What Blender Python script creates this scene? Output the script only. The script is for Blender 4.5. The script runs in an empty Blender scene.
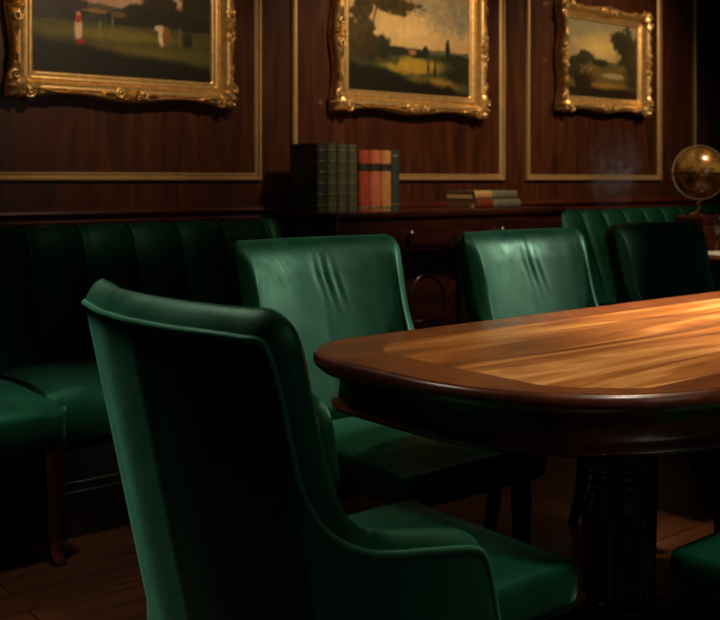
import bpy, bmesh, math, random
import numpy as np
from mathutils import Vector, Matrix, Euler
random.seed(7)
sc = bpy.context.scene
COL = sc.collection
PI = math.pi

# ------------------------------------------------------------------ camera, world, lights, exposure
# room axes: +x runs along the panelled wall, +y runs towards it, z up
cam_d = bpy.data.cameras.new('camera')
cam = bpy.data.objects.new('camera', cam_d); COL.objects.link(cam)
cam.location = (0, 0, 1.1)
cam.rotation_euler = (PI/2, 0, -math.atan2(.628, .778))
cam_d.sensor_width = 36; cam_d.lens = 50; cam_d.shift_y = -130/720
cam_d.clip_start = .05
cam_d.dof.use_dof = True; cam_d.dof.focus_distance = 1.9; cam_d.dof.aperture_fstop = 6.5
sc.camera = cam
vs = sc.view_settings
vs.view_transform = 'Standard'; vs.look = 'None'; vs.gamma = 1; vs.use_curve_mapping = False
vs.exposure = 0.0
w = bpy.data.worlds.new('World'); sc.world = w; w.use_nodes = True
w.node_tree.nodes['Background'].inputs[0].default_value = (.55, .62, .75, 1)
w.node_tree.nodes['Background'].inputs[1].default_value = 0.012

def aim(o, target):
    d = Vector(target) - o.location
    o.rotation_euler = d.to_track_quat('-Z', 'Y').to_euler()
def area(name, loc, target, size, power, color, size_y=None, spread=PI):
    l = bpy.data.lights.new(name, 'AREA'); l.energy = power; l.color = color; l.spread = spread
    l.shape = 'RECTANGLE' if size_y else 'DISK'; l.size = size
    if size_y: l.size_y = size_y
    o = bpy.data.objects.new(name, l); COL.objects.link(o); o.location = loc; aim(o, target); return o
def spot(name, loc, target, power, color, angle, blend=.6, radius=.05):
    l = bpy.data.lights.new(name, 'SPOT'); l.energy = power; l.color = color
    l.spot_size = math.radians(angle); l.spot_blend = blend; l.shadow_soft_size = radius
    o = bpy.data.objects.new(name, l); COL.objects.link(o); o.location = loc; aim(o, target); return o

WARM = (1, .62, .30); AMBER = (1, .70, .42); PALE = (1, .88, .72)
spot('table_downlight', (2.7, 1.45, 2.75), (2.4, 1.3, .77), 600, (1, .75, .46), 44, 1, .12)
spot('wide_table_light', (2.25, 1.0, 2.75), (1.65, 1.35, .77), 100, AMBER, 56, 1, .08)
spot('lamp_across_room', (5.0, .60, 2.10), (1.80, 2.0, .72), 390, (.95, .92, .76), 24, .9, .14)
spot('left_downlight', (.20, 2.35, 2.6), (.52, 1.36, .4), 170, PALE, 38, .9, .35)
spot('aisle_fill', (2.75, 2.72, 2.75), (2.75, 2.6, 0), 45, AMBER, 34, 1, .10)  # added spot, brightens the floor between the chair row and the sideboard
spot('bench_fill', (.75, 2.35, 2.75), (1.05, 2.66, 0), 115, PALE, 26, 1, .08)  # extra spot added to lift the bench top, its leg and nearby floor
spot('near_side_fill', (1.5, .15, 2.7), (1.42, .95, .5), 95, PALE, 28, 1, .10)  # added fill so the bottom right seat and near table rim show
for i, (x, p) in enumerate(((1.75, 110), (3.25, 165), (4.75, 140))):
    spot('picture_light', (x - .3*(i == 1), 1.7, 2.75), (x, 3.66, (1.68, 1.42, 1.55)[i]), p, AMBER, (40, 54, 56)[i], 1, .06)
spot('alcove_downlight', (4.1, 1.9, 2.75), (4.10, 2.62, .88), 85, PALE, 36, .9, .10)
area('room_fill', (1.7, -1.6, 1.7), (2.2, 2.2, .8), 1.3, 5.0, (1, .85, .7))

# ------------------------------------------------------------------ node material helpers
def lin(r, g, b):
    f = lambda c: (c/255/12.92) if c/255 <= .04045 else ((c/255+.055)/1.055)**2.4
    return (f(r), f(g), f(b), 1)
def new_mat(name):
    m = bpy.data.materials.new(name); m.use_nodes = True
    nt = m.node_tree; b = nt.nodes['Principled BSDF']
    return m, nt, b
def N(nt, typ, **kw):
    n = nt.nodes.new(typ)
    for k, v in kw.items(): setattr(n, k, v)
    return n
def ramp(nt, src, stops):
    r = N(nt, 'ShaderNodeValToRGB'); e = r.color_ramp.elements
    while len(e) < len(stops): e.new(.5)
    for el, (p, c) in zip(e, stops): el.position = p; el.color = c
    nt.links.new(src, r.inputs[0]); return r.outputs[0]
def coords(nt, scale=(1, 1, 1), rot=(0, 0, 0)):
    t = N(nt, 'ShaderNodeTexCoord'); mp = N(nt, 'ShaderNodeMapping')
    mp.inputs['Scale'].default_value = scale; mp.inputs['Rotation'].default_value = rot
    nt.links.new(t.outputs['Object'], mp.inputs[0]); return mp.outputs[0]
def noise(nt, vec, scale, detail=4, rough=.55, dist=0):
    n = N(nt, 'ShaderNodeTexNoise'); n.inputs['Scale'].default_value = scale
    n.inputs['Detail'].default_value = detail; n.inputs['Roughness'].default_value = rough
    n.inputs['Distortion'].default_value = dist
    nt.links.new(vec, n.inputs['Vector']); return n.outputs[0]
def bump(nt, b, h, strength, dist=.002):
    n = N(nt, 'ShaderNodeBump'); n.inputs['Strength'].default_value = strength
    n.inputs['Distance'].default_value = dist
    nt.links.new(h, n.inputs['Height']); nt.links.new(n.outputs[0], b.inputs['Normal'])

def velvet(name, c0, c1, sheen=(.14, .55, .37)):
    m, nt, b = new_mat(name)
    v = coords(nt)
    n1 = noise(nt, v, 5.5, 3, .5, .6)
    nt.links.new(ramp(nt, n1, [(.35, c0), (.68, c1)]), b.inputs['Base Color'])
    nr = noise(nt, coords(nt, (1, 1, .6)), 7, 4, .6, 1.2)
    rr = ramp(nt, nr, [(.30, (.36, .36, .36, 1)), (.70, (.62, .62, .62, 1))])
    nt.links.new(rr, b.inputs['Roughness'])
    b.inputs['Specular IOR Level'].default_value = .55
    b.inputs['Specular Tint'].default_value = (.28, 1, .62, 1)
    b.inputs['Sheen Weight'].default_value = .30
    b.inputs['Sheen Roughness'].default_value = .38
    b.inputs['Sheen Tint'].default_value = (*sheen, 1)
    n2 = noise(nt, v, 9, 3, .5)
    n3 = noise(nt, v, 260, 2, .6)
    mx = N(nt, 'ShaderNodeMath', operation='MULTIPLY_ADD'); mx.inputs[1].default_value = .12
    nt.links.new(n3, mx.inputs[0]); nt.links.new(n2, mx.inputs[2])
    bump(nt, b, mx.outputs[0], .20, .010)
    return m
def wood(name, c0, c1, c2, scale=(1.2, 14, 14), rough=.35, coat=.3, nscale=2.2, bmp=.08, dist=1.4, st=(.28, .52, .74)):
    m, nt, b = new_mat(name)
    v = coords(nt, scale)
    n1 = noise(nt, v, nscale, 6, .6, dist)
    nt.links.new(ramp(nt, n1, [(st[0], c0), (st[1], c1), (st[2], c2)]), b.inputs['Base Color'])
    b.inputs['Roughness'].default_value = rough
    b.inputs['Coat Weight'].default_value = coat; b.inputs['Coat Roughness'].default_value = .18
    bump(nt, b, n1, bmp, .003)
    return m
def plain(name, c, rough=.5, metal=0, var=.0, scale=20, coat=0):
    m, nt, b = new_mat(name)
    if var:
        n1 = noise(nt, coords(nt), scale, 4, .6)
        d = tuple(x*(1-var) for x in c[:3]) + (1,); e = tuple(min(1, x*(1+var)) for x in c[:3]) + (1,)
        nt.links.new(ramp(nt, n1, [(.3, d), (.7, e)]), b.inputs['Base Color'])
        bump(nt, b, n1, .12, .002)
    else: b.inputs['Base Color'].default_value = c
    b.inputs['Roughness'].default_value = rough; b.inputs['Metallic'].default_value = metal
    b.inputs['Coat Weight'].default_value = coat
    return m

M = {}
M['velvet'] = velvet('green_velvet', lin(2, 47, 32), lin(6, 66, 46))
M['piping'] = velvet('green_velvet_piping', lin(34, 88, 68), lin(46, 106, 84))
M['panel'] = wood('mahogany_panelling', lin(46, 22, 12), lin(72, 37, 20), lin(94, 51, 29), (9, 9, 1.0), .34, .35, 1.6)
M['rail'] = wood('mahogany_rail', lin(52, 22, 12), lin(80, 36, 20), lin(100, 48, 26), (1.0, 9, 9), .3, .4, 2)
M['mahogany'] = wood('dark_mahogany', lin(30, 11, 8), lin(56, 21, 14), lin(78, 31, 19), (7, 7, 1.4), .25, .6, 2)
M['field'] = wood('table_field_veneer', lin(84, 44, 21), lin(164, 102, 46), lin(228, 172, 104), (.50, 5.0, 5.0), .36, .25, 2.3, .08, .9, ((.34, .50, .68)))
M['border'] = wood('table_border_veneer', lin(84, 42, 19), lin(116, 62, 29), lin(138, 77, 37), (4, 4, 4), .34, .35, 2.4, .05)
M['apron'] = wood('table_mahogany', lin(44, 19, 11), lin(78, 36, 20), lin(108, 52, 30), (1.2, 9, 9), .33, .25, 2)
M['cabinet'] = wood('sideboard_mahogany', lin(38, 17, 11), lin(62, 29, 18), lin(82, 40, 25), (1.2, 9, 9), .3, .4, 2)
M['black_wood'] = wood('ebonised_wood', lin(14, 8, 6), lin(24, 12, 9), lin(34, 17, 12), (8, 8, 1.2), .55, .05, 2)
M['black_wood'].node_tree.nodes['Principled BSDF'].inputs['Specular IOR Level'].default_value = .12
M['gilt'] = plain('gilt_moulding', (.56, .38, .17, 1), .42, .6, .10, 12)
M['gilt_frame'] = plain('gilded_frame', (.78, .53, .21, 1), .36, .72, .22, 34)
M['brass'] = plain('brass', (.60, .42, .18, 1), .28, 1, .15, 30)
M['knob'] = plain('pewter_knob', (.40, .37, .33, 1), .35, 1)
M['plaster'] = plain('ceiling_plaster', lin(60, 44, 34), .8, 0, .1, 8)
M['pages'] = plain('book_pages', lin(232, 196, 140), .8, 0, .12, 60)
M['tooling'] = plain('gold_tooling', lin(150, 138, 92), .45, .5)
M['paper'] = plain('cream_paper', lin(225, 205, 175), .8, 0, .06, 40)
def floor_mat():
    m, nt, b = new_mat('oak_floorboards')
    br = N(nt, 'ShaderNodeTexBrick'); br.offset = .37
    br.inputs['Scale'].default_value = 1; br.inputs['Brick Width'].default_value = 1.5
    br.inputs['Row Height'].default_value = .12; br.inputs['Mortar Size'].default_value = .0022
    br.inputs['Color1'].default_value = lin(74, 42, 23); br.inputs['Color2'].default_value = lin(56, 30, 16)
    br.inputs['Mortar'].default_value = lin(20, 10, 6)
    nt.links.new(coords(nt), br.inputs['Vector'])
    n1 = noise(nt, coords(nt, (1.2, 16, 1)), 2.5, 6, .6, 1)
    mx = N(nt, 'ShaderNodeMixRGB', blend_type='MULTIPLY'); mx.inputs[0].default_value = .8
    nt.links.new(br.outputs['Color'], mx.inputs[1])
    nt.links.new(ramp(nt, n1, [(.3, (.4, .38, .36, 1)), (.7, (1.2, 1.2, 1.2, 1))]), mx.inputs[2])
    nt.links.new(mx.outputs[0], b.inputs['Base Color'])
    b.inputs['Roughness'].default_value = .32; b.inputs['Coat Weight'].default_value = .2
    bump(nt, b, n1, .1, .002)
    return m
M['floor'] = floor_mat()

# ------------------------------------------------------------------ mesh helpers
def link(name, me, m=None, parent=None, smooth=True):
    o = bpy.data.objects.new(name, me); COL.objects.link(o)
    if m: me.materials.append(m)
    if smooth:
        for p in me.polygons: p.use_smooth = True
    if parent: o.parent = parent
    return o
def from_bm(name, bm, m, parent=None, smooth=True, sharp=None):
    bmesh.ops.recalc_face_normals(bm, faces=bm.faces)
    me = bpy.data.meshes.new(name); bm.to_mesh(me); bm.free()
    o = link(name, me, m, parent, smooth)
    if smooth and sharp is not None: me.set_sharp_from_angle(angle=math.radians(sharp))
    return o
def empty(name, loc, label, cat, group=None, rotz=0):
    o = bpy.data.objects.new(name, None); COL.objects.link(o)
    o.empty_display_size = .1
    o.location = loc; o.rotation_euler = (0, 0, rotz); tag(o, label, cat, group); return o
def tag(o, label=None, cat=None, group=None, kind=None):
    if label: o['label'] = label
    if cat: o['category'] = cat
    if group: o['group'] = group
    if kind: o['kind'] = kind
    return o
def add_box(bm, x0, x1, y0, y1, z0, z1, bev=0, seg=2, mat=None):
    r = bmesh.ops.create_cube(bm, size=1)
    vs_ = r['verts']
    for v in vs_:
        v.co = Vector(((x0+x1)/2 + v.co.x*(x1-x0), (y0+y1)/2 + v.co.y*(y1-y0), (z0+z1)/2 + v.co.z*(z1-z0)))
    if bev:
        es = list({e for v in vs_ for e in v.link_edges})
        r2 = bmesh.ops.bevel(bm, geom=es, offset=bev, segments=seg, profile=.5, affect='EDGES')
        vs_ = list({v for f in r2['faces'] for v in f.verts} | {v for v in vs_ if v.is_valid})
    if mat is not None: bmesh.ops.transform(bm, matrix=mat, verts=[v for v in vs_ if v.is_valid])
    return vs_
def add_grid(bm, rows, close_u=False, close_v=False, flip=False):
    V = [[bm.verts.new(p) for p in r] for r in rows]
    n = len(V); k = len(V[0])
    for i in range(n if close_v else n-1):
        for j in range(k if close_u else k-1):
            a, b_, c, d = V[i][j], V[i][(j+1) % k], V[(i+1) % n][(j+1) % k], V[(i+1) % n][j]
            try: bm.faces.new((a, b_, c, d))
            except ValueError: pass
    return V
def add_lathe(bm, prof, seg=32, c=(0, 0, 0), caps=True, flute=None):
    rows = []
    for i, (r, z) in enumerate(prof):
        row = []
        for j in range(seg):
            a = 2*PI*j/seg; rr = r
            if flute: rr = r*(1 - flute(i, z)*(.5-.5*math.cos(a*flute.n)))
            row.append((c[0]+rr*math.cos(a), c[1]+rr*math.sin(a), c[2]+z))
        rows.append(row)
    V = add_grid(bm, rows, close_u=True)
    if caps:
        for r in (V[0], V[-1]):
            try: bm.faces.new(r)
            except ValueError: pass
def add_tube(bm, pts, rad, seg=10, closed=False, caps=True, flat=1.0):
    pts = [Vector(p) for p in pts]; n = len(pts)
    if not hasattr(rad, '__len__'): rad = [rad]*n
    rows = []; prev = None
    for i, p in enumerate(pts):
        if closed: t = pts[(i+1) % n] - pts[(i-1) % n]
        else: t = pts[min(i+1, n-1)] - pts[max(i-1, 0)]
        t.normalize()
        if prev is None:
            ref = Vector((0, 0, 1)) if abs(t.z) < .9 else Vector((1, 0, 0))
            u = t.cross(ref).normalized()
        else: u = (prev - t*prev.dot(t)).normalized()
        prev = u; v = t.cross(u)
        rows.append([p + (u*math.cos(2*PI*j/seg)*flat + v*math.sin(2*PI*j/seg))*rad[i] for j in range(seg)])
    V = add_grid(bm, rows, close_u=True, close_v=closed)
    if caps and not closed:
        for r in (V[0], V[-1]): bm.faces.new(r)
def catmull(keys, n):
    K = [Vector(k) for k in keys]; K = [K[0]*2-K[1]] + K + [K[-1]*2-K[-2]]
    segs = len(K)-3; out = []
    for i in range(n):
        u = i/(n-1)*segs; s = min(int(u), segs-1); t = u-s
        a, b_, c, d = K[s:s+4]
        out.append(.5*((2*b_) + (c-a)*t + (2*a-5*b_+4*c-d)*t*t + (3*b_-a-3*c+d)*t**3))
    return out
def box_obj(name, dims, m, parent=None, bev=.004, seg=2):
    bm = bmesh.new(); add_box(bm, *dims, bev=bev, seg=seg)
    return from_bm(name, bm, m, parent, True, 40)
def struct(o): o['kind'] = 'structure'; return o
def copy_tree(o, parent=None):
    c = o.copy(); COL.objects.link(c); c.parent = parent
    for ch in list(o.children): copy_tree(ch, c)
    return c

# ------------------------------------------------------------------ room shell
W = 3.66
X0, X1, Y0 = -1.6, 8.2, -2.6
struct(box_obj('floor', (X0, X1, Y0, W+.1, -.1, 0), M['floor'], bev=0))
struct(box_obj('ceiling', (X0, X1, Y0, W+.1, 2.85, 2.95), M['plaster'], bev=0))
struct(box_obj('wall_back', (X0, X1, W, W+.1, 0, 2.85), M['panel'], bev=0))
struct(box_obj('wall_left', (X0-.1, X0, Y0, W+.1, 0, 2.85), M['panel'], bev=0))
struct(box_obj('wall_right', (X1, X1+.1, Y0, W+.1, 0, 2.85), M['panel'], bev=0))

def rect_sweep(bm, u0, u1, v0, v1, prof, P, n=1, mod=None):
    """sweep profile (outward offset, height) round a rectangle; P(u,v,h) -> point"""
    rows = []
    sides = [((u0, v0), (u1, v0), (0, -1)), ((u1, v0), (u1, v1), (1, 0)), ((u1, v1), (u0, v1), (0, 1)), ((u0, v1), (u0, v0), (-1, 0))]
    for (a, b_, o) in sides:
        d = ((b_[0]-a[0]), (b_[1]-a[1])); L = abs(d[0]+d[1]); d = (d[0]/L, d[1]/L)
        for i in range(n):
            t = i/n; row = []
            for (off, h) in prof:
                oc = off + (mod(-1, off) if mod else 0)
                om = off + (mod(2*t-1, off) if mod else 0)
                l = -oc + (L + 2*oc)*t
                row.append(P(a[0]+d[0]*l+o[0]*om, a[1]+d[1]*l+o[1]*om, h))
            rows.append(row)
    add_grid(bm, rows, close_v=True)

# gilt panel mouldings on the wall
TRIM = [(-.022, 0), (-.022, .008), (-.016, .013), (-.010, .010), (-.006, .010), (0, .020), (.007, .021), (.012, .014), (.012, 0)]
panels = [(-.35, 1.0), (1.185, 2.383), (2.568, 3.92), (4.115, 5.333), (5.712, 7.3)]
for i, (a, b_) in enumerate(panels):
    bm = bmesh.new()
    rect_sweep(bm, a, b_, 1.108, 2.62, TRIM, lambda u, v, h: (u, W-h, v))
    o = from_bm('trim_%d' % (i+1), bm, M['gilt'], None, True, 35); struct(o)
# dado rail and lower board, skirting, cornice
def moulding(name, prof, m, x0=X0, x1=X1):
    bm = bmesh.new()
    add_grid(bm, [[(x, W-h, z) for (h, z) in prof] for x in (x0, x1)])
    return struct(from_bm(name, bm, m, None, True, 35))
moulding('trim_6', [(0, .925), (.022, .928), (.028, .938), (.022, .948), (.024, .954), (.036, .961), (.042, .972), (.038, .982), (.026, .985), (.022, .991), (0, .993)], M['rail'])
moulding('baseboard_back', [(.001, 0), (.022, 0), (.022, .12), (.014, .14), (.001, .145)], M['rail'])
moulding('trim_7', [(0, 2.70), (.02, 2.71), (.05, 2.75), (.10, 2.80), (.12, 2.85)], M['rail'])

# ------------------------------------------------------------------ paintings
rng = np.random.default_rng(5)
def vnoise(U, V, f, seed):
    r = np.random.default_rng(seed); g = r.random((64, 64))
    x = U*f; y = V*f; xi = np.floor(x).astype(int); yi = np.floor(y).astype(int)
    fx = x-xi; fy = y-yi; fx = fx*fx*(3-2*fx); fy = fy*fy*(3-2*fy)
    G = lambda i, j: g[i % 64, j % 64]
    return (G(xi, yi)*(1-fx)+G(xi+1, yi)*fx)*(1-fy)+(G(xi, yi+1)*(1-fx)+G(xi+1, yi+1)*fx)*fy
def fbm(U, V, f, seed): return sum(vnoise(U, V, f*2**i, seed+i)*.5**i for i in range(4))/1.875
class Paint:
    def __init__(s, w_, h_, nx=200):
        s.w, s.h = w_, h_; s.nx = nx; s.ny = int(nx*h_/w_)
        u = np.linspace(0, 1, s.nx); v = np.linspace(0, 1, s.ny)
        s.U, s.V = np.meshgrid(u, v); s.c = np.zeros((s.ny, s.nx, 3)); s.n = fbm(s.U*w_/h_, s.V, 7, 11)
        s.n2 = fbm(s.U*w_/h_, s.V, 22, 40)
    def put(s, mask, col, a=1.0, grain=.22):
        col = np.array(col, float)/255; k = (1-grain/2+grain*s.n2)[..., None]
        m = np.clip(mask, 0, 1)[..., None]*a
        s.c = s.c*(1-m) + col*k*m
    def blob(s, cu, cv, ru, rv, soft=.25, rough=.5):
        d = np.sqrt(((s.U-cu)/ru)**2+((s.V-cv)/rv)**2) + rough*(s.n2-.5) + rough*(s.n-.5)
        return np.clip((1-d)/soft, 0, 1)
    def below(s, line, soft=.01): return np.clip((line-s.V)/soft+.5, 0, 1)
    def tree(s, cu, base, hgt, wid, col, trunk=(60, 42, 26)):
        s.put(np.clip(1-np.abs(s.U-cu-.01*np.sin(s.V*30))/.008, 0, 1)*s.below(base+hgt*.7)*(s.V > base), trunk)
        for k in range(7):
            a = random.random()*6.28; r = random.random()
            s.put(s.blob(cu+math.cos(a)*wid*.5*r, base+hgt*(.68+.22*math.sin(a)*r), wid*.45, hgt*.2), np.array(col)*(.75+.5*random.random()), .9)
    def fig(s, cu, cv, hgt, body, head, skirt=None):
        s.put(s.blob(cu, cv+hgt*.45, hgt*.16*s.h/s.w, hgt*.5, .3, .15), body)
        if skirt: s.put(s.blob(cu, cv+hgt*.15, hgt*.22*s.h/s.w, hgt*.22, .3, .15), skirt)
        s.put(s.blob(cu, cv+hgt*.95, hgt*.1*s.h/s.w, hgt*.12, .3, .1), head)
    def obj(s, parent, P, m):
        verts = [P(u*s.w, v*s.h) for v in np.linspace(0, 1, s.ny) for u in np.linspace(0, 1, s.nx)]
        faces = [(j*s.nx+i, j*s.nx+i+1, (j+1)*s.nx+i+1, (j+1)*s.nx+i) for j in range(s.ny-1) for i in range(s.nx-1)]
        me = bpy.data.meshes.new('canvas'); me.from_pydata(verts, [], faces)
        at = me.color_attributes.new('paint', 'FLOAT_COLOR', 'POINT')
        c = np.clip(s.c, 0, 1); l = np.where(c <= .04045, c/12.92, ((c+.055)/1.055)**2.4)
        buf = np.ones((s.ny*s.nx, 4), np.float32); buf[:, :3] = l.reshape(-1, 3)
        at.data.foreach_set('color', buf.ravel())
        return link('canvas', me, m, parent)
m, nt, b = new_mat('oil_paint')
vc = N(nt, 'ShaderNodeVertexColor'); vc.layer_name = 'paint'
nt.links.new(vc.outputs[0], b.inputs['Base Color']); b.inputs['Roughness'].default_value = .42
bump(nt, b, noise(nt, coords(nt), 90, 4, .6), .15, .002)
M['oil'] = m

def paint_meadow(w_, h_):
    p = Paint(w_, h_)
    p.put(np.ones_like(p.U), (176, 140, 112)); p.put(p.blob(.75, .8, .5, .3, .9, .4), (214, 178, 142), .9)
    p.put(p.blob(.2, .9, .4, .25, .8), (120, 110, 104), .8)
    p.put(p.below(.56-.06*p.U+.05*p.n), (86, 76, 58)); p.put(p.below(.50+.05*p.n), (48, 56, 36))
    for (u, v, a, b_) in ((.04, .62, .16, .3), (.2, .52, .12, .1), (.55, .5, .09, .13), (.68, .55, .13, .2), (.8, .5, .08, .12), (.93, .58, .14, .32), (.45, .47, .08, .08)):
        p.put(p.blob(u, v, a, b_), (26+20*p.n.mean(), 34, 20), .95)
    p.put(p.below(.40+.03*p.n), (74, 76, 36)); p.put(p.blob(.45, .33, .5, .07, .6), (124, 112, 48), .9)
    p.put(p.blob(.6, .2, .5, .09, .7), (112, 98, 42), .8)
    p.put(p.below(.14+.16*(.6-p.U)+.06*p.n, .06), (24, 26, 16)); p.put(p.below(.08+.04*p.n, .05), (28, 24, 14))
    p.put(p.blob(.33, .51, .08, .02), (190, 130, 60), .7); p.put(p.blob(.45, .5, .05, .03), (170, 130, 80), .5)
    p.fig(.235, .24, .24, (214, 188, 150), (214, 120, 96)); p.put(p.blob(.235, .43, .018, .035, .3, .2), (186, 40, 30))
    p.put(p.blob(.245, .255, .03, .028, .4, .3), (170, 40, 34))
    p.put(p.blob(.705, .36, .028, .1, .3, .2), (226, 200, 160)); p.put(p.blob(.73, .36, .03, .1, .3, .2), (130, 90, 56))
    p.put(p.blob(.685, .42, .03, .03, .3, .2), (206, 186, 150))
    p.put(p.blob(.81, .36, .01, .11, .3, .2), (120, 88, 64)); p.put(p.blob(.86, .34, .035, .08, .3, .2), (44, 38, 36))
    p.put(p.blob(.35, .38, .007, .07, .3, .1), (130, 116, 90)); p.put(p.blob(.42, .43, .007, .06, .3, .1), (120, 106, 84))
    return p
def paint_valley(w_, h_):
    p = Paint(w_, h_)
    p.put(np.ones_like(p.U), (196, 166, 112)); p.put(p.blob(.45, .62, .5, .3, .9, .5), (236, 204, 134), .9)
    p.put(p.blob(.9, .85, .4, .35, .9, .6), (128, 128, 112), .8); p.put(p.blob(.55, .95, .3, .2, .8, .7), (150, 142, 116), .7)
    p.put(p.below(.42+.03*p.n), (96, 96, 70)); p.put(p.below(.38+.03*p.n), (60, 66, 36))
    p.put(p.blob(.5, .27, .35, .1, .5), (176, 146, 54)); p.put(p.blob(.75, .12, .3, .08, .6), (150, 120, 50), .9)
    p.put(p.blob(.25, .32, .2, .07, .5), (70, 72, 36))
    for (u, v, a, b_) in ((.27, .42, .07, .13), (.62, .41, .03, .08), (.38, .4, .1, .05), (.55, .385, .08, .04), (.9, .36, .16, .06), (.17, .38, .09, .12)):
        p.put(p.blob(u, v, a, b_), (40, 46, 28), .95)
    p.put(p.blob(.81, .45, .025, .13, .3, .3), (42, 46, 30))
    p.put(p.below(.2-.24*p.U+.12*p.n, .05), (28, 26, 14)); p.put(p.blob(.93, .2, .2, .13, .5), (38, 36, 22), .9)
    p.put(p.blob(.51, .395, .035, .03, .3, .3), (176, 112, 82))
    p.put(np.clip(1-np.abs(p.U-.2-.02*np.sin(p.V*9))/.012, 0, 1)*(p.V > .25)*(p.V < .85), (66, 48, 28))
    for (u, v, a, b_) in ((.08, .55, .13, .16), (.12, .42, .12, .12), (.2, .85, .2, .1), (.38, .78, .14, .07), (.45, .83, .12, .06), (.1, .75, .12, .1), (.3, .93, .2, .08)):
        p.put(p.blob(u, v, a, b_, .3, .9), (62, 52, 26), .9)
    p.fig(.64, .2, .12, (44, 32, 26), (70, 50, 40)); p.fig(.7, .18, .13, (36, 30, 24), (60, 46, 36))
    return p
def paint_pond(w_, h_):
    p = Paint(w_, h_)
    p.put(np.ones_like(p.U), (150, 138, 100)); p.put(p.blob(.45, .66, .45, .26, .8, .5), (226, 196, 110), .95)
    p.put(p.blob(.1, .95, .4, .2, .8, .5), (140, 138, 112), .8)
    p.put(p.below(.46+.04*p.n), (92, 88, 50)); p.put(p.below(.40+.03*p.n), (104, 88, 40))
    p.put(p.blob(.66, .3, .2, .05, .4), (160, 148, 104)); p.put(p.blob(.55, .15, .35, .06, .5), (150, 116, 52), .9)
    for (u, v, a, b_) in ((.26, .52, .12, .1), (.1, .46, .16, .08), (.45, .46, .14, .06), (.9, .62, .2, .35), (.78, .78, .16, .2), (.95, .3, .16, .2), (.08, .33, .12, .14)):
        p.put(p.blob(u, v, a, b_, .3, .7), (44, 44, 24), .93)
    p.put(p.below(.1+.05*p.n, .05), (36, 28, 14)); p.put(p.blob(.22, .2, .16, .13, .4), (36, 24, 14), .95)
    p.fig(.24, .15, .25, (60, 28, 20), (130, 90, 60)); p.fig(.33, .18, .2, (100, 48, 34), (190, 140, 100))
    return p

FR = [(0, .018), (.002, .026), (.010, .030), (.016, .028), (.022, .034), (.034, .036), (.040, .032), (.044, .044), (.056, .062), (.068, .070), (.078, .068), (.086, .060), (.094, .066), (.102, .062), (.107, .048), (.104, .034), (.098, .026), (.106, .018), (.108, .010), (.104, 0)]
def scroll(bm, c, P, r0, turns, sgn, a0, rad, h):
    pts = []; rr = []
    n = 22
    for i in range(n):
        t = i/(n-1); a = a0 + sgn*turns*2*PI*t; r = r0*(1-.8*t)
        pts.append(P(c[0]+r*math.cos(a), c[1]+r*math.sin(a), h+.012*t)); rr.append(rad*(1-.45*t))
    add_tube(bm, pts, rr, 8)
def leaf(bm, c, P, ang, L, wd, h):
    rows = []
    for i in range(7):
        t = i/6; wv = wd*math.sin(PI*min(1, .12+t*.88))**.7*(1 if t < 1 else .1); curl = .012*math.sin(t*PI)
        row = []
        for j in range(5):
            s = (j-2)/2
            x = c[0]+math.cos(ang)*L*t - math.sin(ang)*wv*s; y = c[1]+math.sin(ang)*L*t + math.cos(ang)*wv*s
            row.append(P(x, y, h + curl - .008*abs(s) + .004*(abs(s) < .1)))
        rows.append(row)
    add_grid(bm, rows)
    # underside rim so the leaf has body
    rows2 = [[rows[i][0], P_low(rows[i][0])] for i in range(7)]
    add_grid(bm, rows2); rows3 = [[rows[i][4], P_low(rows[i][4])] for i in range(7)]; add_grid(bm, rows3)
def P_low(p): return (p[0], W-.03, p[2])
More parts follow.
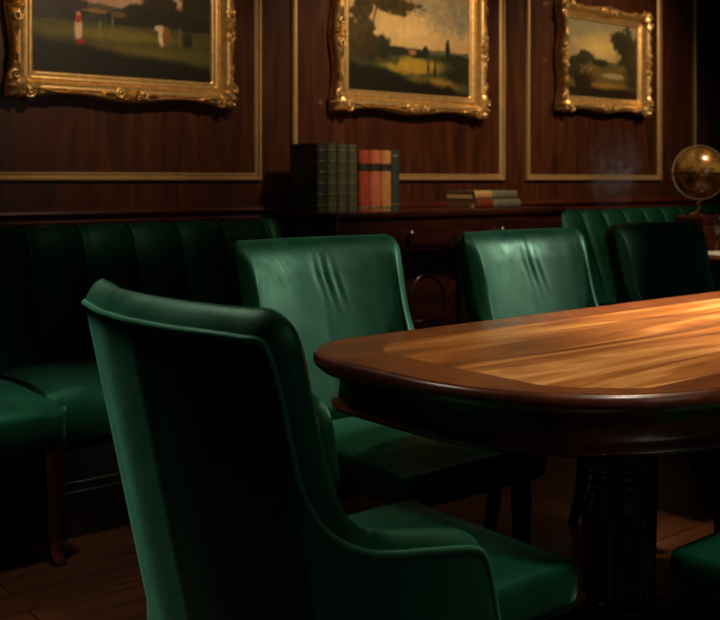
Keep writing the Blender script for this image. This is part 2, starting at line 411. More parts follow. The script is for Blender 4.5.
def make_picture(s0, s1, z0, z1, painter, label, kf=1.0):
    r = empty('painting', ((s0+s1)/2, W, (z0+z1)/2), label, 'painting', 'framed landscape paintings on the panelled wall')
    ox, oz = (s0+s1)/2, (z0+z1)/2
    HW, HH = (s1-s0)/2-.108*kf, (z1-z0)/2-.108*kf
    P = lambda u, v, h: (u, -h-.002, v)
    def mod(t, off):
        if off < .075*kf: return 0
        k = (off-.075*kf)/.03; k = min(k, 1)
        return k*(.010*math.cos(t*2*PI) - .006)
    bm = bmesh.new(); rect_sweep(bm, -HW, HW, -HH, HH, [(a*kf, h) for a, h in FR], P, 40, mod)
    from_bm('frame', bm, M['gilt_frame'], r, True, 50)
    global P_low
    P_low = lambda p: (p[0], -.03, p[2])
    for su in (-1, 1):
        for sv in (-1, 1):
            bm = bmesh.new(); cu, cv = su*(HW+.075*kf), sv*(HH+.075*kf)
            base = math.atan2(sv, su)
            leaf(bm, (cu-su*.03, cv-sv*.03), P, base, .062, .022, .070)
            for d in (-1, 1):
                leaf(bm, (cu, cv), P, base+d*.9, .038, .014, .068)
                ax = base + d*(PI*.75)
                leaf(bm, (cu+math.cos(ax)*.02, cv+math.sin(ax)*.02), P, ax, .085, .017, .066)
                scroll(bm, (cu+math.cos(ax)*.045+su*.012*(1 if abs(math.cos(ax)) < .4 else 0), cv+math.sin(ax)*.045+sv*.012*(1 if abs(math.sin(ax)) < .4 else 0)), P, .022, 1.3, d, base, .0075, .066)
                leaf(bm, (cu+math.cos(ax)*.09, cv+math.sin(ax)*.09), P, ax-d*.25, .06, .010, .066)
            from_bm('corner_ornament', bm, M['gilt_frame'], r, True, 60)
    for (du, dv) in ((0, -1), (0, 1), (-1, 0), (1, 0)):
        bm = bmesh.new(); cu, cv = du*(HW+.078*kf), dv*(HH+.078*kf); base = math.atan2(dv, du)
        for k in range(-3, 4):
            leaf(bm, (cu-du*.02, cv-dv*.02), P, base+k*.42, .052-.004*abs(k), .010, .070-.002*abs(k))
        for d in (-1, 1):
            ax = base+d*PI/2
            scroll(bm, (cu+math.cos(ax)*.05, cv+math.sin(ax)*.05), P, .020, 1.3, -d, base+PI, .007, .066)
            leaf(bm, (cu+math.cos(ax)*.055, cv+math.sin(ax)*.055), P, ax, .07, .011, .066)
        from_bm('side_ornament', bm, M['gilt_frame'], r, True, 60)
    p = painter(2*HW, 2*HH)
    p.obj(r, lambda u, v: (u-HW, -.022, v-HH), M['oil'])
    return r
make_picture(1.28, 2.235, 1.405, 2.09, paint_meadow, 'gilt framed meadow landscape with a figure in red and white, above the banquette', .94)
make_picture(2.765, 3.755, 1.42, 2.13, paint_valley, 'gilt framed golden valley landscape with a tall tree, above the upright books', .95)
make_picture(4.345, 5.165, 1.49, 2.10, paint_pond, 'gilt framed landscape with a pond and dark trees, nearest the globe', .82)

# ------------------------------------------------------------------ channel-back banquettes
def back_profile(t):
    # (y, z) of the upholstered back front surface, bottom to top and over to the wall
    k = [(3.33, .40), (3.365, .50), (3.41, .62), (3.455, .74), (3.495, .84), (3.53, .912), (3.56, .936), (3.60, .928), (3.62, .88)]
    u = t*(len(k)-1); i = min(int(u), len(k)-2); f = u-i
    K = [Vector((a, b_, 0)) for a, b_ in k]
    p0 = K[max(i-1, 0)]; p1 = K[i]; p2 = K[i+1]; p3 = K[min(i+2, len(k)-1)]
    v = .5*(2*p1 + (p2-p0)*f + (2*p0-5*p1+4*p2-p3)*f*f + (3*p1-p0-3*p2+p3)*f**3)
    return v.x, v.y
def banquette(x0, x1, seams, seat_from, label):
    r = empty('banquette', ((x0+x1)/2, 3.3, 0), label, 'banquette', None); ox = (x0+x1)/2; oy = 3.3
    T = lambda p: (p[0]-ox, p[1]-oy, p[2])
    b2 = bmesh.new()
    add_box(b2, x0-ox, x1-ox, 2.945-oy, 3.63-oy, 0, .30, .004)
    from_bm('plinth', b2, M['black_wood'], r, True, 40)
    b2 = bmesh.new(); add_tube(b2, [T((x0, 2.943, .17)), T((x1, 2.943, .17))], .008, 8); add_tube(b2, [T((x0, 2.943, .14)), T((x1, 2.943, .14))], .005, 8)
    from_bm('plinth_moulding', b2, M['black_wood'], r)
    # seat
    bm = bmesh.new(); n = 24; rows = []
    prof = [(3.45, .305), (2.905, .305), (2.878, .325), (2.868, .37), (2.872, .43), (2.89, .468), (2.93, .484), (3.05, .490), (3.2, .486), (3.33, .474), (3.45, .46)]
    for i in range(n+1):
        x = seat_from + (x1-seat_from)*i/n; e = min(1, min(i, n-i)/1.5); e = .9+.1*e
        rows.append([T((x, 3.1+(y-3.1)*e, .3+(z-.3)*e)) for (y, z) in prof])
    V = add_grid(bm, rows)
    for rr in (V[0], V[-1]): bm.faces.new(rr)
    from_bm('seat', bm, M['velvet'], r, True, 60)
    # back
    xs = []
    edges = [x0] + list(seams) + [x1]
    for a, b_ in zip(edges[:-1], edges[1:]):
        for k in range(10): xs.append((a+(b_-a)*k/10, k/10))
    xs.append((x1, 1.0))
    bm = bmesh.new(); rows = []
    for (x, f) in xs:
        c = abs(math.sin(PI*f))**.55; row = []
        for j in range(33):
            t = j/32; y, z = back_profile(t)
            y2, z2 = back_profile(min(1, t+.01)); y1, z1 = back_profile(max(0, t-.01))
            d = Vector((y2-y1, z2-z1)).normalized(); nrm = (-d[1], d[0]) if True else 0
            bul = .020*(c-1)
            row.append(T((x, y + nrm[0]*bul, z + nrm[1]*bul)))
        rows.append(row)
    V = add_grid(bm, rows)
    for idx in (0, -1):
        f = [rows[idx][j] for j in range(33)]
        bm.faces.new(V[idx])
    from_bm('backrest', bm, M['velvet'], r, True, 75)
    for s in seams:
        b2 = bmesh.new(); pts = []
        for j in range(6, 31):
            y, z = back_profile(j/32); y2, z2 = back_profile(j/32+.01); d = Vector((y2-y, z2-z)).normalized()
            pts.append(T((s, y + d[1]*.006, z - d[0]*.006)))
        add_tube(b2, pts, .0045, 8); from_bm('seam_piping', b2, M['piping'], r)
    return r
sp = [1.525+.203*k for k in range(-11, 5)]
banquette(-.9, 2.42, sp, 1.15, 'long dark green channel-back banquette along the wall at left')
banquette(4.24, 6.0, [4.43+.19*k for k in range(8)], 4.24, 'short green channel-back banquette in the alcove behind the far chair, past the cabinet')

# bench seat with a cabriole leg at the left
def cabriole(bm, x, y, top, sx=1, sy=-1, s=1.0):
    keys = [(0, 0, top), (0, 0, top*.86), (.004, .002, top*.6), (.002, .001, top*.32), (.004, .004, top*.14), (.016, .016, top*.05), (.022, .022, 0)]
    rad = [.030, .029, .025, .020, .016, .018, .014]
    P = catmull([(x+a*sx, y+b_*sy, z) for (a, b_, z) in keys], 24)
    R = [p[0] for p in catmull([(q, 0, 0) for q in rad], 24)]
    rows = []
    for p, q in zip(P, R):
        ring = []
        for j in range(12):
            a = 2*PI*j/12 + PI/12; k = 1/max(abs(math.cos(a)), abs(math.sin(a)))**.6
            ring.append((p.x+q*s*k*math.cos(a), p.y+q*s*k*math.sin(a), p.z))
        rows.append(ring)
    V = add_grid(bm, rows, close_u=True); bm.faces.new(V[0]); bm.faces.new(V[-1])
bx0, bx1, by0, by1 = .30, 1.143, 2.745, 3.33
r = empty('bench_seat', ((bx0+bx1)/2, by0, 0), 'green velvet bench seat on a mahogany cabriole leg, before the banquette at left', 'bench')
bm = bmesh.new(); rows = []
for i in range(33):
    t = i/32; x = bx0+(bx1-bx0)*t
    e = 1-abs(2*t-1)**7; row = []
    for j in range(41):
        v = j/40
        # superellipse-ish section, domed on top
        a = -PI/2 - v*2*PI
        cy, sz = math.cos(a), math.sin(a)
        y = (by0+by1)/2 + (by1-by0)/2*math.copysign(abs(cy)**.25, cy)*(.965+.035*e)
        hz = math.copysign(abs(sz)**.35, sz)
        z = .395 + (.065*hz*(.9+.1*e) if sz < 0 else hz*(.058+.05*e*(1-((y-(by0+by1)/2)/((by1-by0)/2))**2)))
        row.append((x-(bx0+bx1)/2, y-by0, z))
    rows.append(row)
V = add_grid(bm, rows)
bm.faces.new(V[0][:-1]); bm.faces.new(V[-1][:-1])
bmesh.ops.remove_doubles(bm, verts=bm.verts, dist=1e-5)
from_bm('cushion', bm, M['velvet'], r, True, 70)
bm = bmesh.new()
add_tube(bm, [(bx1-(bx0+bx1)/2-.004, .012, z) for z in (.335, .37, .40, .435, .452)], .005, 8)
from_bm('piping', bm, M['piping'], r)
for x in (bx0+.04, bx1-.032):
    bm = bmesh.new(); cabriole(bm, x-(bx0+bx1)/2, .04, .335); from_bm('leg', bm, M['mahogany'], r, True, 45)

# ------------------------------------------------------------------ dining chair
def make_chair(label, group):
    r = empty('dining_chair', (0, 0, 0), label, 'chair', group)
    rake = lambda z: .108*max(0, min(1.2, (z-.42)/.5))
    RK = lambda p: Vector((p[0]-rake(p[2]), p[1], p[2]))
    O = [(0, 0, .912), (.009, .10, .912), (.027, .18, .912), (.039, .226, .911), (.053, .248, .905), (.059, .2535, .86), (.061, .254, .79), (.066, .254, .72), (.095, .254, .66), (.155, .255, .622), (.25, .255, .602), (.325, .255, .587), (.350, .253, .568), (.357, .251, .52), (.357, .25, .385)]
    I = [(.082, 0, .938), (.087, .09, .938), (.101, .16, .938), (.114, .198, .937), (.123, .217, .928), (.127, .222, .893), (.128, .222, .81), (.136, .220, .73), (.153, .214, .66), (.195, .202, .622), (.26, .198, .602), (.318, .198, .584), (.334, .198, .562), (.340, .199, .52), (.340, .2, .385)]
    B = [(0, 0), (.009, .10), (.026, .18), (.039, .226), (.050, .246), (.060, .250), (.07, .251), (.09, .252), (.12, .253), (.17, .254), (.25, .255), (.325, .255), (.350, .253), (.357, .251), (.357, .25)]
    C = [(.083, 0), (.088, .09), (.101, .155), (.111, .185), (.118, .2), (.123, .205), (.129, .207), (.139, .206), (.156, .203), (.20, .198), (.26, .198), (.318, .198), (.334, .198), (.340, .199), (.340, .2)]
    n = 190
    o_ = catmull(O, n); i_ = catmull(I, n); b_ = catmull([(x, y, .385) for x, y in B], n); c_ = catmull([(x, y, .45) for x, y in C], n)
    mir = lambda L: [Vector((p.x, -p.y, p.z)) for p in L[:0:-1]] + L
    o2, i2, b2, c2 = mir(o_), mir(i_), mir(b_), mir(c_)
    k = len(o2)
    # outer panel
    bm = bmesh.new()
    add_grid(bm, [[RK(o2[j].lerp(b2[j], t/14)) for j in range(k)] for t in range(15)])
    from_bm('outer_panel', bm, M['velvet'], r, True, 80)
    # inner back, rim and arm linings: one padded cover
    bm = bmesh.new(); rows = []
    for t in range(13):
        f = t/12; row = []
        for j in range(k):
            tg = (o2[min(j+1, k-1)]-o2[max(j-1, 0)]); ac = i2[j]-o2[j]
            nr = tg.cross(ac); nr = nr.normalized() if nr.length > 1e-7 else Vector((0, 0, 1))
            amp = (.021 if o2[j].z > .63 else .023) + .005*math.exp(-((abs(j-(k-1)/2)/((k-1)/2)-.29)/.075)**2)
            row.append(RK(o2[j]+ac*f - nr*amp*math.sin(PI*f)**.85))
        rows.append(row)
    for t in range(1, 51):
        f = t/50; row = []
        for j in range(k):
            p = i2[j].lerp(c2[j], f)
            yy = p.y; puff = 0
            edge = max(0, 1-(abs(yy)/.19)**4) if p.x < .14 else 0
            # soft pull creases in the pile
            for (y0, a, zc, sg) in ((-.012, .0030, .845, .045), (.012, .0042, .83, .05), (.040, .0026, .815, .04)):
                d = (yy - y0 + .25*(p.z-.84))/.0075
                puff -= edge*a*(math.exp(-d*d) - .6*math.exp(-(d-1.9)**2))*math.exp(-((p.z-zc)/sg)**2)
            row.append(RK(Vector((p.x+puff, p.y, p.z))))
        rows.append(row)
    for _ in range(45):                       # soften the padded roll where it turns into the back
        nr_ = [list(q) for q in rows]
        for t in range(7, 20):
            for j in range(k):
                nr_[t][j] = rows[t][j]*.5 + (rows[t-1][j]+rows[t+1][j])*.25
        rows = nr_
    add_grid(bm, rows); from_bm('inner_back', bm, M['velvet'], r, True, 89)
    # piping along the outer rim edge
    bm = bmesh.new(); pts = [o2[0]]
    for p in o2[1:]:
        if (p-pts[-1]).length > .004: pts.append(p)
    add_tube(bm, [RK(p) for p in pts], .005, 8); from_bm('outer_piping', bm, M['piping'], r)
    # seat
    bm = bmesh.new(); nx, ny = 28, 24; top = []; 
    sx0, sx1, hw, zb, zt = .10, .577, .197, .398, .487
    def sq(u): return math.copysign(1-(1-abs(u))**1.0, u)
    rows = []
    for a in range(nx+1):
        u = a/nx; x = sx0+(sx1-sx0)*u; row = []
        for c in range(ny+1):
            v = -1+2*c/ny; y = hw*v
            fx = 1-(max(0, u-.5)*2)**6; crown = .020*(1-abs(v)**3)*(1-abs(2*u-1)**4)
            row.append((x, y, zt + crown - .004*(1-fx)))
        rows.append(row)
    add_grid(bm, rows)
    per = []
    for c in range(ny+1): per.append(rows[0][c])
    for a in range(1, nx+1): per.append(rows[a][ny])
    for c in range(ny-1, -1, -1): per.append(rows[nx][c])
    for a in range(nx-1, 0, -1): per.append(rows[a][0])
    cx, cy = (sx0+sx1)/2, 0
    rings = []
    for (gro, dz) in ((0, None), (.005, .483), (.009, .470), (.009, .44), (.005, .412), (-.005, .403), (-.03, .401)):
        ring = []
        for p in per:
            dx = 1 if p[0] >= sx1-1e-6 else (-1 if p[0] <= sx0+1e-6 else 0); dy = 1 if p[1] >= hw-1e-6 else (-1 if p[1] <= -hw+1e-6 else 0)
            l = math.hypot(dx, dy) or 1
            ring.append((p[0]+dx/l*gro*(1.0), p[1]+dy/l*gro, p[2] if dz is None else dz))
        rings.append(ring)
    V = add_grid(bm, rings, close_u=True); bm.faces.new(V[-1])
    bmesh.ops.remove_doubles(bm, verts=bm.verts, dist=1e-5)
    from_bm('seat', bm, M['velvet'], r, True, 80)
    bm = bmesh.new(); add_box(bm, .05, .35, -.235, .235, .375, .40, .006); from_bm('seat_frame', bm, M['black_wood'], r, True, 40)
    for sy in (-1, 1):
        bm = bmesh.new()
        add_tube(bm, catmull([(.545, sy*.16, .40), (.547, sy*.161, .25), (.545, sy*.16, .10), (.548, sy*.162, 0)], 10), [.024, .024, .023, .021, .02, .019, .018, .0165, .0155, .015], 12)
        from_bm('leg', bm, M['black_wood'], r, True, 50)
        bm = bmesh.new()
        add_tube(bm, catmull([(.07, sy*.19, .39), (.055, sy*.192, .26), (.035, sy*.194, .12), (0, sy*.196, 0)], 10), [.024, .024, .023, .022, .021, .020, .019, .018, .017, .016], 12)
        from_bm('leg', bm, M['black_wood'], r, True, 50)
    return r
SGN = 1
CH = 'green velvet scoop-arm dining chairs round the table'
chair = make_chair('nearest green velvet chair, seen from behind at the end of the long table', CH)
chair.location = (.705, 1.24, 0)
for (x, y, rz, lab) in (
    (1.595, 2.13, -PI/2, 'green velvet chair behind the rounded left end of the table, in front of the books'),
    (2.33, 2.06, -PI/2, 'middle green velvet chair of the row behind the table, below the flat stack of books'),
    (3.11, 2.12, -PI/2, 'dark green velvet chair farthest along behind the table, beside the globe'),
    (1.655, .39, PI/2, 'green velvet chair at bottom right, only its seat corner showing before the pedestal')):
    c = copy_tree(chair); c.location = (x, y, 0); c.rotation_euler = (0, 0, rz); c['label'] = lab; c.scale = (1, 1.05 if y > 1 else 1, 1)

# ------------------------------------------------------------------ long dining table
TX0, TX1, TY0, TY1 = 1.11, 3.62, .86, 1.65
def rrect(x0, x1, y0, y1, far, near, inset=0, n=18, p=2.0):
    x0 += inset; x1 -= inset; y0 += inset; y1 -= inset
    out = []
    for (sx, sy, a0, rd) in ((1, 1, 0, far), (-1, 1, PI/2, far), (-1, -1, PI, near), (1, -1, 1.5*PI, near)):
        rd = max(.01, rd-inset*.9)
        cx = x1-rd if sx > 0 else x0+rd; cy = y1-rd if sy > 0 else y0+rd
        for i in range(n+1):
            a = a0+PI/2*i/n; c, s = math.cos(a), math.sin(a)
            out.append((cx+rd*math.copysign(abs(c)**(2/p), c), cy+rd*math.copysign(abs(s)**(2/p), s)))
    return out
tcx, tcy = (TX0+TX1)/2, (TY0+TY1)/2
tb = empty('dining_table', (tcx, tcy, 0), 'long polished mahogany dining table with rounded corners and inlaid border', 'table')
FAR, NEAR = .20, .40
def ring(inset, z, ins2=None): return [(x-tcx, y-tcy, z) for (x, y) in rrect(TX0, TX1, TY0, TY1, FAR, NEAR, inset)]
bm = bmesh.new()
fld = [(x-tcx, y-tcy, .7702) for (x, y) in rrect(TX0+.125, TX1-.125, TY0+.085, TY1-.112, .09, .13, 0, 18, 1.3)]
add_grid(bm, [fld, ring(.014, .770)], close_u=True); from_bm('tabletop', bm, M['border'], tb, True, 50)
bm = bmesh.new()
rings = [ring(.014, .770), ring(.010, .7705), ring(.004, .768), ring(.0, .761), ring(0, .752), ring(.004, .744), ring(.012, .738), ring(.016, .734), ring(.03, .732)]
add_grid(bm, rings, close_u=True); from_bm('edge_moulding', bm, M['apron'], tb, True, 60)
bm = bmesh.new(); f2 = [bm.verts.new(p) for p in fld]; bm.faces.new(f2)
o = from_bm('inlaid_field', bm, M['field'], tb, False)
o.data.flip_normals() if o.data.polygons[0].normal.z < 0 else None
bm = bmesh.new()
rings = [ring(.025, .735), ring(.045, .730), ring(.050, .722), ring(.048, .690), ring(.044, .682), ring(.036, .678), ring(.033, .671), ring(.038, .664), ring(.05, .662), ring(.07, .664), ring(.07, .735)]
add_grid(bm, rings, close_u=True); from_bm('apron', bm, M['apron'], tb, True, 45)
def pedestal(px):
    class F:
        n = 16
        def __call__(self, i, z): return .10 if .20 < z < .50 else 0
    # column, fluted drum, vase and collar
    prof = [(.075, .16), (.085, .18), (.082, .195), (.060, .205), (.058, .215), (.072, .228), (.072, .242), (.060, .252), (.059, .262), (.068, .276), (.068, .290), (.069, .40), (.070, .425), (.066, .445), (.058, .465), (.051, .485), (.050, .490), (.056, .497), (.057, .505), (.050, .512), (.052, .520), (.063, .530), (.066, .55), (.066, .665)]
    prof2 = []
    for (a, b_) in zip(prof[:-1], prof[1:]):
        for k in range(3): prof2.append((a[0]+(b_[0]-a[0])*k/3, a[1]+(b_[1]-a[1])*k/3))
    prof2.append(prof[-1])
    bm = bmesh.new()
    class G:
        n = 18
        def __call__(self, i, z): return .12 if .282 < z < .432 else 0
    add_lathe(bm, prof2, 144, (px-tcx, 1.23-tcy, 0), True, G())
    p = from_bm('pedestal', bm, M['mahogany'], tb, True, 50)
    for k in range(4):
        a = PI/4+k*PI/2; bm = bmesh.new()
        keys = catmull([(.04, .22), (.11, .20), (.20, .13), (.29, .045), (.345, .022)], 16)
        rows = []
        for i, q in enumerate(keys):
            hh = .045-.025*i/15; wd = .028-.008*i/15; ringp = []
            for j in range(10):
                b_ = 2*PI*j/10
                z = q.y + hh*math.sin(b_)*.8; y = wd*math.cos(b_)
                ringp.append((px-tcx+q.x*math.cos(a)-y*math.sin(a), 1.23-tcy+q.x*math.sin(a)+y*math.cos(a), max(.002, z)))
            rows.append(ringp)
        V = add_grid(bm, rows, close_u=True); bm.faces.new(V[0]); bm.faces.new(V[-1])
        f = from_bm('foot', bm, M['mahogany'], p, True, 50)
pedestal(1.65); pedestal(3.07)

# ------------------------------------------------------------------ sideboard
SX0, SX1, SY0, SY1 = 2.46, 3.86, 3.20, 3.605
sb = empty('sideboard', ((SX0+SX1)/2, SY0, 0), 'dark mahogany sideboard with knobbed drawers and arched doors, against the wall', 'sideboard')
ox, oy = (SX0+SX1)/2, SY0
def sbox(name, x0, x1, y0, y1, z0, z1, m, par=None, bev=.004):
    par = par or sb
    return box_obj(name, (x0-ox, x1-ox, y0-oy, y1-oy, z0, z1), m, par, bev)
sbox('top', SX0-.012, SX1+.01, SY0-.018, SY1, .940, .967, M['cabinet'], bev=.007)
sbox('frieze', SX0, SX1, SY0, SY1, .795, .940, M['cabinet'])
sbox('carcass', SX0+.03, SX1-.03, SY0+.12, SY1, .02, .795, M['cabinet'])
sbox('plinth', SX0+.01, SX1-.01, SY0+.09, SY1, 0, .09, M['cabinet'])
for (a, b_) in ((2.575, 3.105), (3.125, 3.665)):
    d = sbox('drawer', a, b_, SY0-.008, SY0+.01, .812, .926, M['cabinet'], None, .005)
    kx = 2.84 if a < 3 else (3.40 if a < 3.5 else 3.94)
    bm = bmesh.new(); prof = [(.005, 0), (.006, .012), (.013, .018), (.015, .026), (.011, .033), (.002, .036)]
    rows = [[(kx-ox+q*math.cos(t*PI/8), SY0-.008-oy-z, .872+q*math.sin(t*PI/8)) for t in range(16)] for (q, z) in prof]
    V = add_grid(bm, rows, close_u=True); bm.faces.new(V[-1])
    from_bm('knob', bm, M['knob'], d)
for (a, b_) in ((2.53, 2.84), (2.91, 3.20), (3.32, 3.66)):
    d = sbox('door', a, b_, SY0+.105, SY0+.125, .11, .775, M['cabinet'], None, .004)
    bm = bmesh.new(); wd = (b_-a)/2-.035; c = (a+b_)/2; pts = [(c-ox-wd, .165), (c-ox+wd, .165), (c-ox+wd, .55)]
    pts += [(c-ox+wd*math.cos(t*PI/12), .55+.13*math.sin(t*PI/12)) for t in range(1, 12)] + [(c-ox-wd, .55)]
    add_tube(bm, [(x, .103, z) for x, z in pts], .011, 8, closed=True)
    add_tube(bm, [(c-ox-wd, .104, .47), (c-ox+wd, .104, .47)], .006, 8)
    from_bm('arched_moulding', bm, M['cabinet'], d)
for x in (SX0+.03, 3.26, SX1-.03):
    bm = bmesh.new(); add_lathe(bm, [(.022, .09), (.024, .12), (.018, .14), (.020, .3), (.019, .68), (.018, .74), (.025, .76), (.025, .795)], 20, (x-ox, .085, 0))
    from_bm('pilaster', bm, M['cabinet'], sb, True, 50)

# ------------------------------------------------------------------ books
def cloth(name, c): return plain(name, c, .5, 0, .22, 45)
BK = {'g1': cloth('green_leather', lin(84, 90, 72)), 'g2': cloth('olive_leather', lin(92, 90, 70)), 'dark': cloth('black_green_leather', lin(56, 64, 58)),
      'red': cloth('red_cloth', lin(176, 74, 54)), 'coral': cloth('coral_cloth', lin(202, 112, 80)), 'tan': cloth('tan_cloth', lin(198, 142, 86)),
      'teal': cloth('teal_cloth', lin(50, 64, 58)), 'label': plain('dark_title_label', lin(52, 44, 30), .5), 'buff': cloth('buff_leather', lin(178, 130, 82)),
      'grey': cloth('grey_green_cloth', lin(120, 120, 104)), 'rust': plain('rust_label', lin(120, 52, 22), .5), 'cream': cloth('cream_leather', lin(196, 160, 108))}
def make_book(loc, rot, th, dp, ht, mcover, label, group, bands=0, title=None, tail=None, cat='book'):
    """spine on the local -y side, thickness along x, height along z"""
    r = empty('book', loc, label, cat, group); r.rotation_euler = rot
    bm = bmesh.new(); prof = []
    for i in range(9):
        a = PI*i/8; prof.append((th/2-th/2*math.cos(a), -.30*th*math.sin(a)))   # rounded spine
    outer = [(0, dp)] + prof + [(th, dp)]
    inner = [(.0035, dp)] + [(max(.0035, min(th-.0035, x)), y+.004) for x, y in prof] + [(th-.0035, dp)]
    add_grid(bm, [[(x, y, 0) for x, y in outer], [(x, y, ht) for x, y in outer], [(x, y, ht) for x, y in inner], [(x, y, 0) for x, y in inner]], close_v=True)
    for k in (0, -1):
        pass
    from_bm('cover', bm, mcover, r, True, 35)
    bm = bmesh.new(); add_box(bm, .0036, th-.0036, .0045, dp-.004, .004, ht-.004, 0); from_bm('pages', bm, M['pages'], r, False)
    def band(name, z0, z1, m_, lift=.0012, y_to=0.0):
        b2 = bmesh.new(); pr = []
        for i in range(9):
            a = PI*i/8; pr.append((th/2-(th/2+lift*.4)*math.cos(a), -(.30*th+lift)*math.sin(a)-.0005))
        add_grid(b2, [[(x, y, z0) for x, y in pr], [(x, y-lift*.5, (z0+z1)/2) for x, y in pr], [(x, y, z1) for x, y in pr]])
        return from_bm(name, b2, m_, r)
    if bands:
        for k in range(bands):
            z = ht*(.10+.80*k/(bands-1)); band('gold_band', z-.0018, z+.0018, M['tooling'], .0022)
    if title: band('title_label', ht*title[0], ht*title[1], title[2])
    if tail: band('tail_band', ht*tail[0], ht*tail[1], tail[2])
    return r
TOPZ = .967
x = 2.464
for k in range(4):
    th = .055
    make_book((x, 3.348, TOPZ), (0, 0, 0), th-.0015, .175, .287, BK['dark'] if k == 0 else BK['g1' if k % 2 else 'g2'],
              ('leftmost tall dark green leather book of the upright row, its whole cover showing', 'second tall dark green book from the left in the upright row', 'third tall dark green book from the left in the upright row', 'tall dark green book standing right against the red book')[k], 'upright books on the sideboard', 6)
    x += th
x += .006
for k, (mm, lab) in enumerate((('red', 'red book with a dark title band, beside the tall green books'), ('coral', 'coral orange book with a dark title band, between the red and the tan book'), ('tan', 'tan ochre book with a dark title band, right of the coral one'))):
    make_book((x, 3.348, TOPZ), (0, 0, 0), .0605, .165, .262, BK[mm], lab, 'upright books on the sideboard', 0, (.66, .78, BK['label']), (.03, .07, M['tooling']))
    x += .062
make_book((x, 3.348, TOPZ), (0, 0, 0), .048, .165, .266, BK['teal'], 'slim dark teal book at the right end of the upright row', 'upright books on the sideboard', 2)
# two books lying flat: the spine looks at the room
def flat_book(x0, y0, z, ln, dp, th, mm, label, t, tl, rz):
    # height axis laid along +x, thickness up, spine towards -y
    rot = Matrix.Rotation(rz, 3, 'Z') @ Matrix(((0, 0, 1), (0, 1, 0), (-1, 0, 0)))
    r = make_book((x0, y0, z+th), rot.to_euler(), th, dp, ln, mm, label, 'books lying flat on the sideboard', 0, t, tl)
    return r
flat_book(3.375, 3.32, TOPZ, .305, .185, .042, BK['grey'], 'lower book of the flat stack, with a rust label and grey green cover', (.0, .36, BK['rust']), None, .0)
flat_book(3.365, 3.322, TOPZ+.0425, .295, .185, .040, BK['grey'], 'upper book of the flat stack, with a cream label and grey cover', (.0, .38, BK['cream']), None, .0)

# ------------------------------------------------------------------ alcove table with globe, box, glass
AX, AY = 4.30, 2.50
at_ = empty('side_table', (AX, AY, 0), 'round wooden pedestal table at the right edge, carrying the globe', 'table')
bm = bmesh.new(); add_lathe(bm, [(.05, .735), (.42, .735), (.438, .742), (.45, .752), (.45, .762), (.442, .770), (.43, .7705)], 64); from_bm('tabletop', bm, M['border'], at_, True, 40)
bm = bmesh.new(); add_lathe(bm, [(.20, .0), (.20, .03), (.14, .05), (.05, .07), (.035, .12), (.03, .35), (.04, .6), (.035, .66), (.09, .72), (.10, .735)], 32); from_bm('pedestal', bm, M['mahogany'], at_, True, 45)
bx, by = 4.20, 2.66
r = empty('wooden_box', (bx, by, .7705), 'small brown wooden box under the globe on the round table', 'box')
bm = bmesh.new(); add_box(bm, -.085, .085, -.075, .075, 0, .125, .003); from_bm('box_body', bm, M['rail'], r, True, 40)
bm = bmesh.new(); add_box(bm, -.089, .089, -.079, .079, .127, .164, .005); from_bm('lid', bm, M['rail'], r, True, 40)
def globe_mat():
    m, nt, b = new_mat('antique_globe_map')
    n1 = noise(nt, coords(nt), 9, 5, .6, .4)
    nt.links.new(ramp(nt, n1, [(.44, lin(118, 78, 30)), (.50, lin(176, 122, 48)), (.56, lin(206, 156, 70)), (.62, lin(130, 84, 36))]), b.inputs['Base Color'])
    b.inputs['Roughness'].default_value = .28; b.inputs['Metallic'].default_value = .35; b.inputs['Coat Weight'].default_value = .6
    return m
g = empty('globe', (bx, by, .9352), 'antique gold desk globe in a brass ring stand, on the wooden box', 'globe')
R = .118; GZ = .20
bm = bmesh.new(); bmesh.ops.create_uvsphere(bm, u_segments=48, v_segments=28, radius=R); bmesh.ops.translate(bm, vec=(0, 0, GZ), verts=bm.verts)
from_bm('globe_ball', bm, globe_mat(), g)
bm = bmesh.new()
rows = []
vx = Vector((.778, -.628, 0))
for j in range(64):
    a = 2*PI*j/64; rows.append([])
    for (q, w_) in ((R+.006, -.003), (R+.011, -.003), (R+.011, .003), (R+.006, .003)):
        v = vx*math.cos(a)*q + Vector((0, 0, 1))*math.sin(a)*q + Vector((.628, .778, 0))*w_
        rows[-1].append((v.x, v.y, v.z+GZ))
add_grid(bm, rows, close_u=True, close_v=True); from_bm('meridian_ring', bm, M['brass'], g, True, 40)
bm = bmesh.new(); add_lathe(bm, [(R+.002, GZ-.008), (R+.012, GZ-.008), (R+.012, GZ-.001), (R+.002, GZ-.001), (R+.002, GZ-.008)], 64, caps=False); from_bm('horizon_ring', bm, M['mahogany'], g, True, 40)
bm = bmesh.new(); add_lathe(bm, [(.045, 0), (.045, .006), (.034, .010), (.014, .018), (.008, .03), (.009, .045), (.013, .052), (.008, .06), (.008, .068)], 28); from_bm('stand', bm, M['brass'], g, True, 45)
m, nt, b = new_mat('clear_glass'); b.inputs['Transmission Weight'].default_value = 1; b.inputs['Roughness'].default_value = .06; b.inputs['IOR'].default_value = 1.45; M['glass'] = m
bm = bmesh.new()
prof = [(.001, 0), (.034, 0), (.034, .002), (.012, .005), (.005, .012), (.0042, .06), (.005, .082), (.018, .094), (.031, .112), (.036, .135), (.034, .16), (.031, .178), (.0298, .178), (.0325, .16), (.0345, .135), (.0295, .113), (.017, .096), (.001, .088)]
add_lathe(bm, prof, 40)
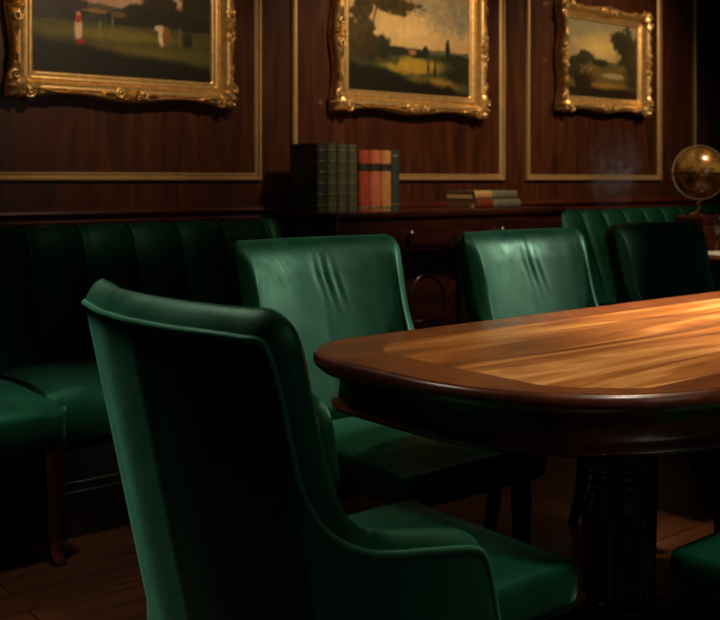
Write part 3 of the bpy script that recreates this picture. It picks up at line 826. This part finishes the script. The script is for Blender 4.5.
o = from_bm('wine_glass', bm, M['glass']); o.location = (4.125, 2.52, .7706); tag(o, 'stemmed wine glass on the round table in front of the globe', 'glass')
bm = bmesh.new(); add_box(bm, -.15, .15, -.10, .10, 0, .006, .002)
o = from_bm('napkin', bm, M['paper'], None, True, 40); o.location = (4.06, 2.44, .771); o.rotation_euler = (0, 0, -.2); tag(o, 'cream folded napkin lying flat on the round table before the wine glass', 'napkin')

# ------------------------------------------------------------------ cigar smoke drifting in the alcove
m = bpy.data.materials.new('pale_smoke'); m.use_nodes = True; nt = m.node_tree; nt.nodes.clear()
out = N(nt, 'ShaderNodeOutputMaterial'); pv = N(nt, 'ShaderNodeVolumePrincipled')
pv.inputs['Color'].default_value = (.80, .82, .92, 1); pv.inputs['Anisotropy'].default_value = .0
tc = N(nt, 'ShaderNodeTexCoord')
n1 = noise(nt, tc.outputs['Object'], 9, 5, .6, 1.6)
gr = N(nt, 'ShaderNodeTexGradient', gradient_type='SPHERICAL'); mp = N(nt, 'ShaderNodeMapping'); mp.inputs['Scale'].default_value = (6.5, 6.5, 4.6)
nt.links.new(tc.outputs['Object'], mp.inputs[0]); nt.links.new(mp.outputs[0], gr.inputs[0])
r1 = ramp(nt, n1, [(.45, (0, 0, 0, 1)), (.75, (1, 1, 1, 1))])
mu = N(nt, 'ShaderNodeMath', operation='MULTIPLY'); nt.links.new(r1, mu.inputs[0]); nt.links.new(gr.outputs['Fac'], mu.inputs[1])
mu2 = N(nt, 'ShaderNodeMath', operation='MULTIPLY'); nt.links.new(mu.outputs[0], mu2.inputs[0]); mu2.inputs[1].default_value = 14
nt.links.new(mu2.outputs[0], pv.inputs['Density']); nt.links.new(pv.outputs[0], out.inputs['Volume'])
bm = bmesh.new(); bmesh.ops.create_icosphere(bm, subdivisions=3, radius=1)
for v in bm.verts: v.co = Vector((v.co.x*.16, v.co.y*.16, v.co.z*.23))
o = from_bm('smoke_wisp', bm, m); o.location = (3.93, 2.95, 1.16)
tag(o, 'faint wisp of pale smoke drifting before the panelling left of the globe', 'smoke', None, 'stuff')
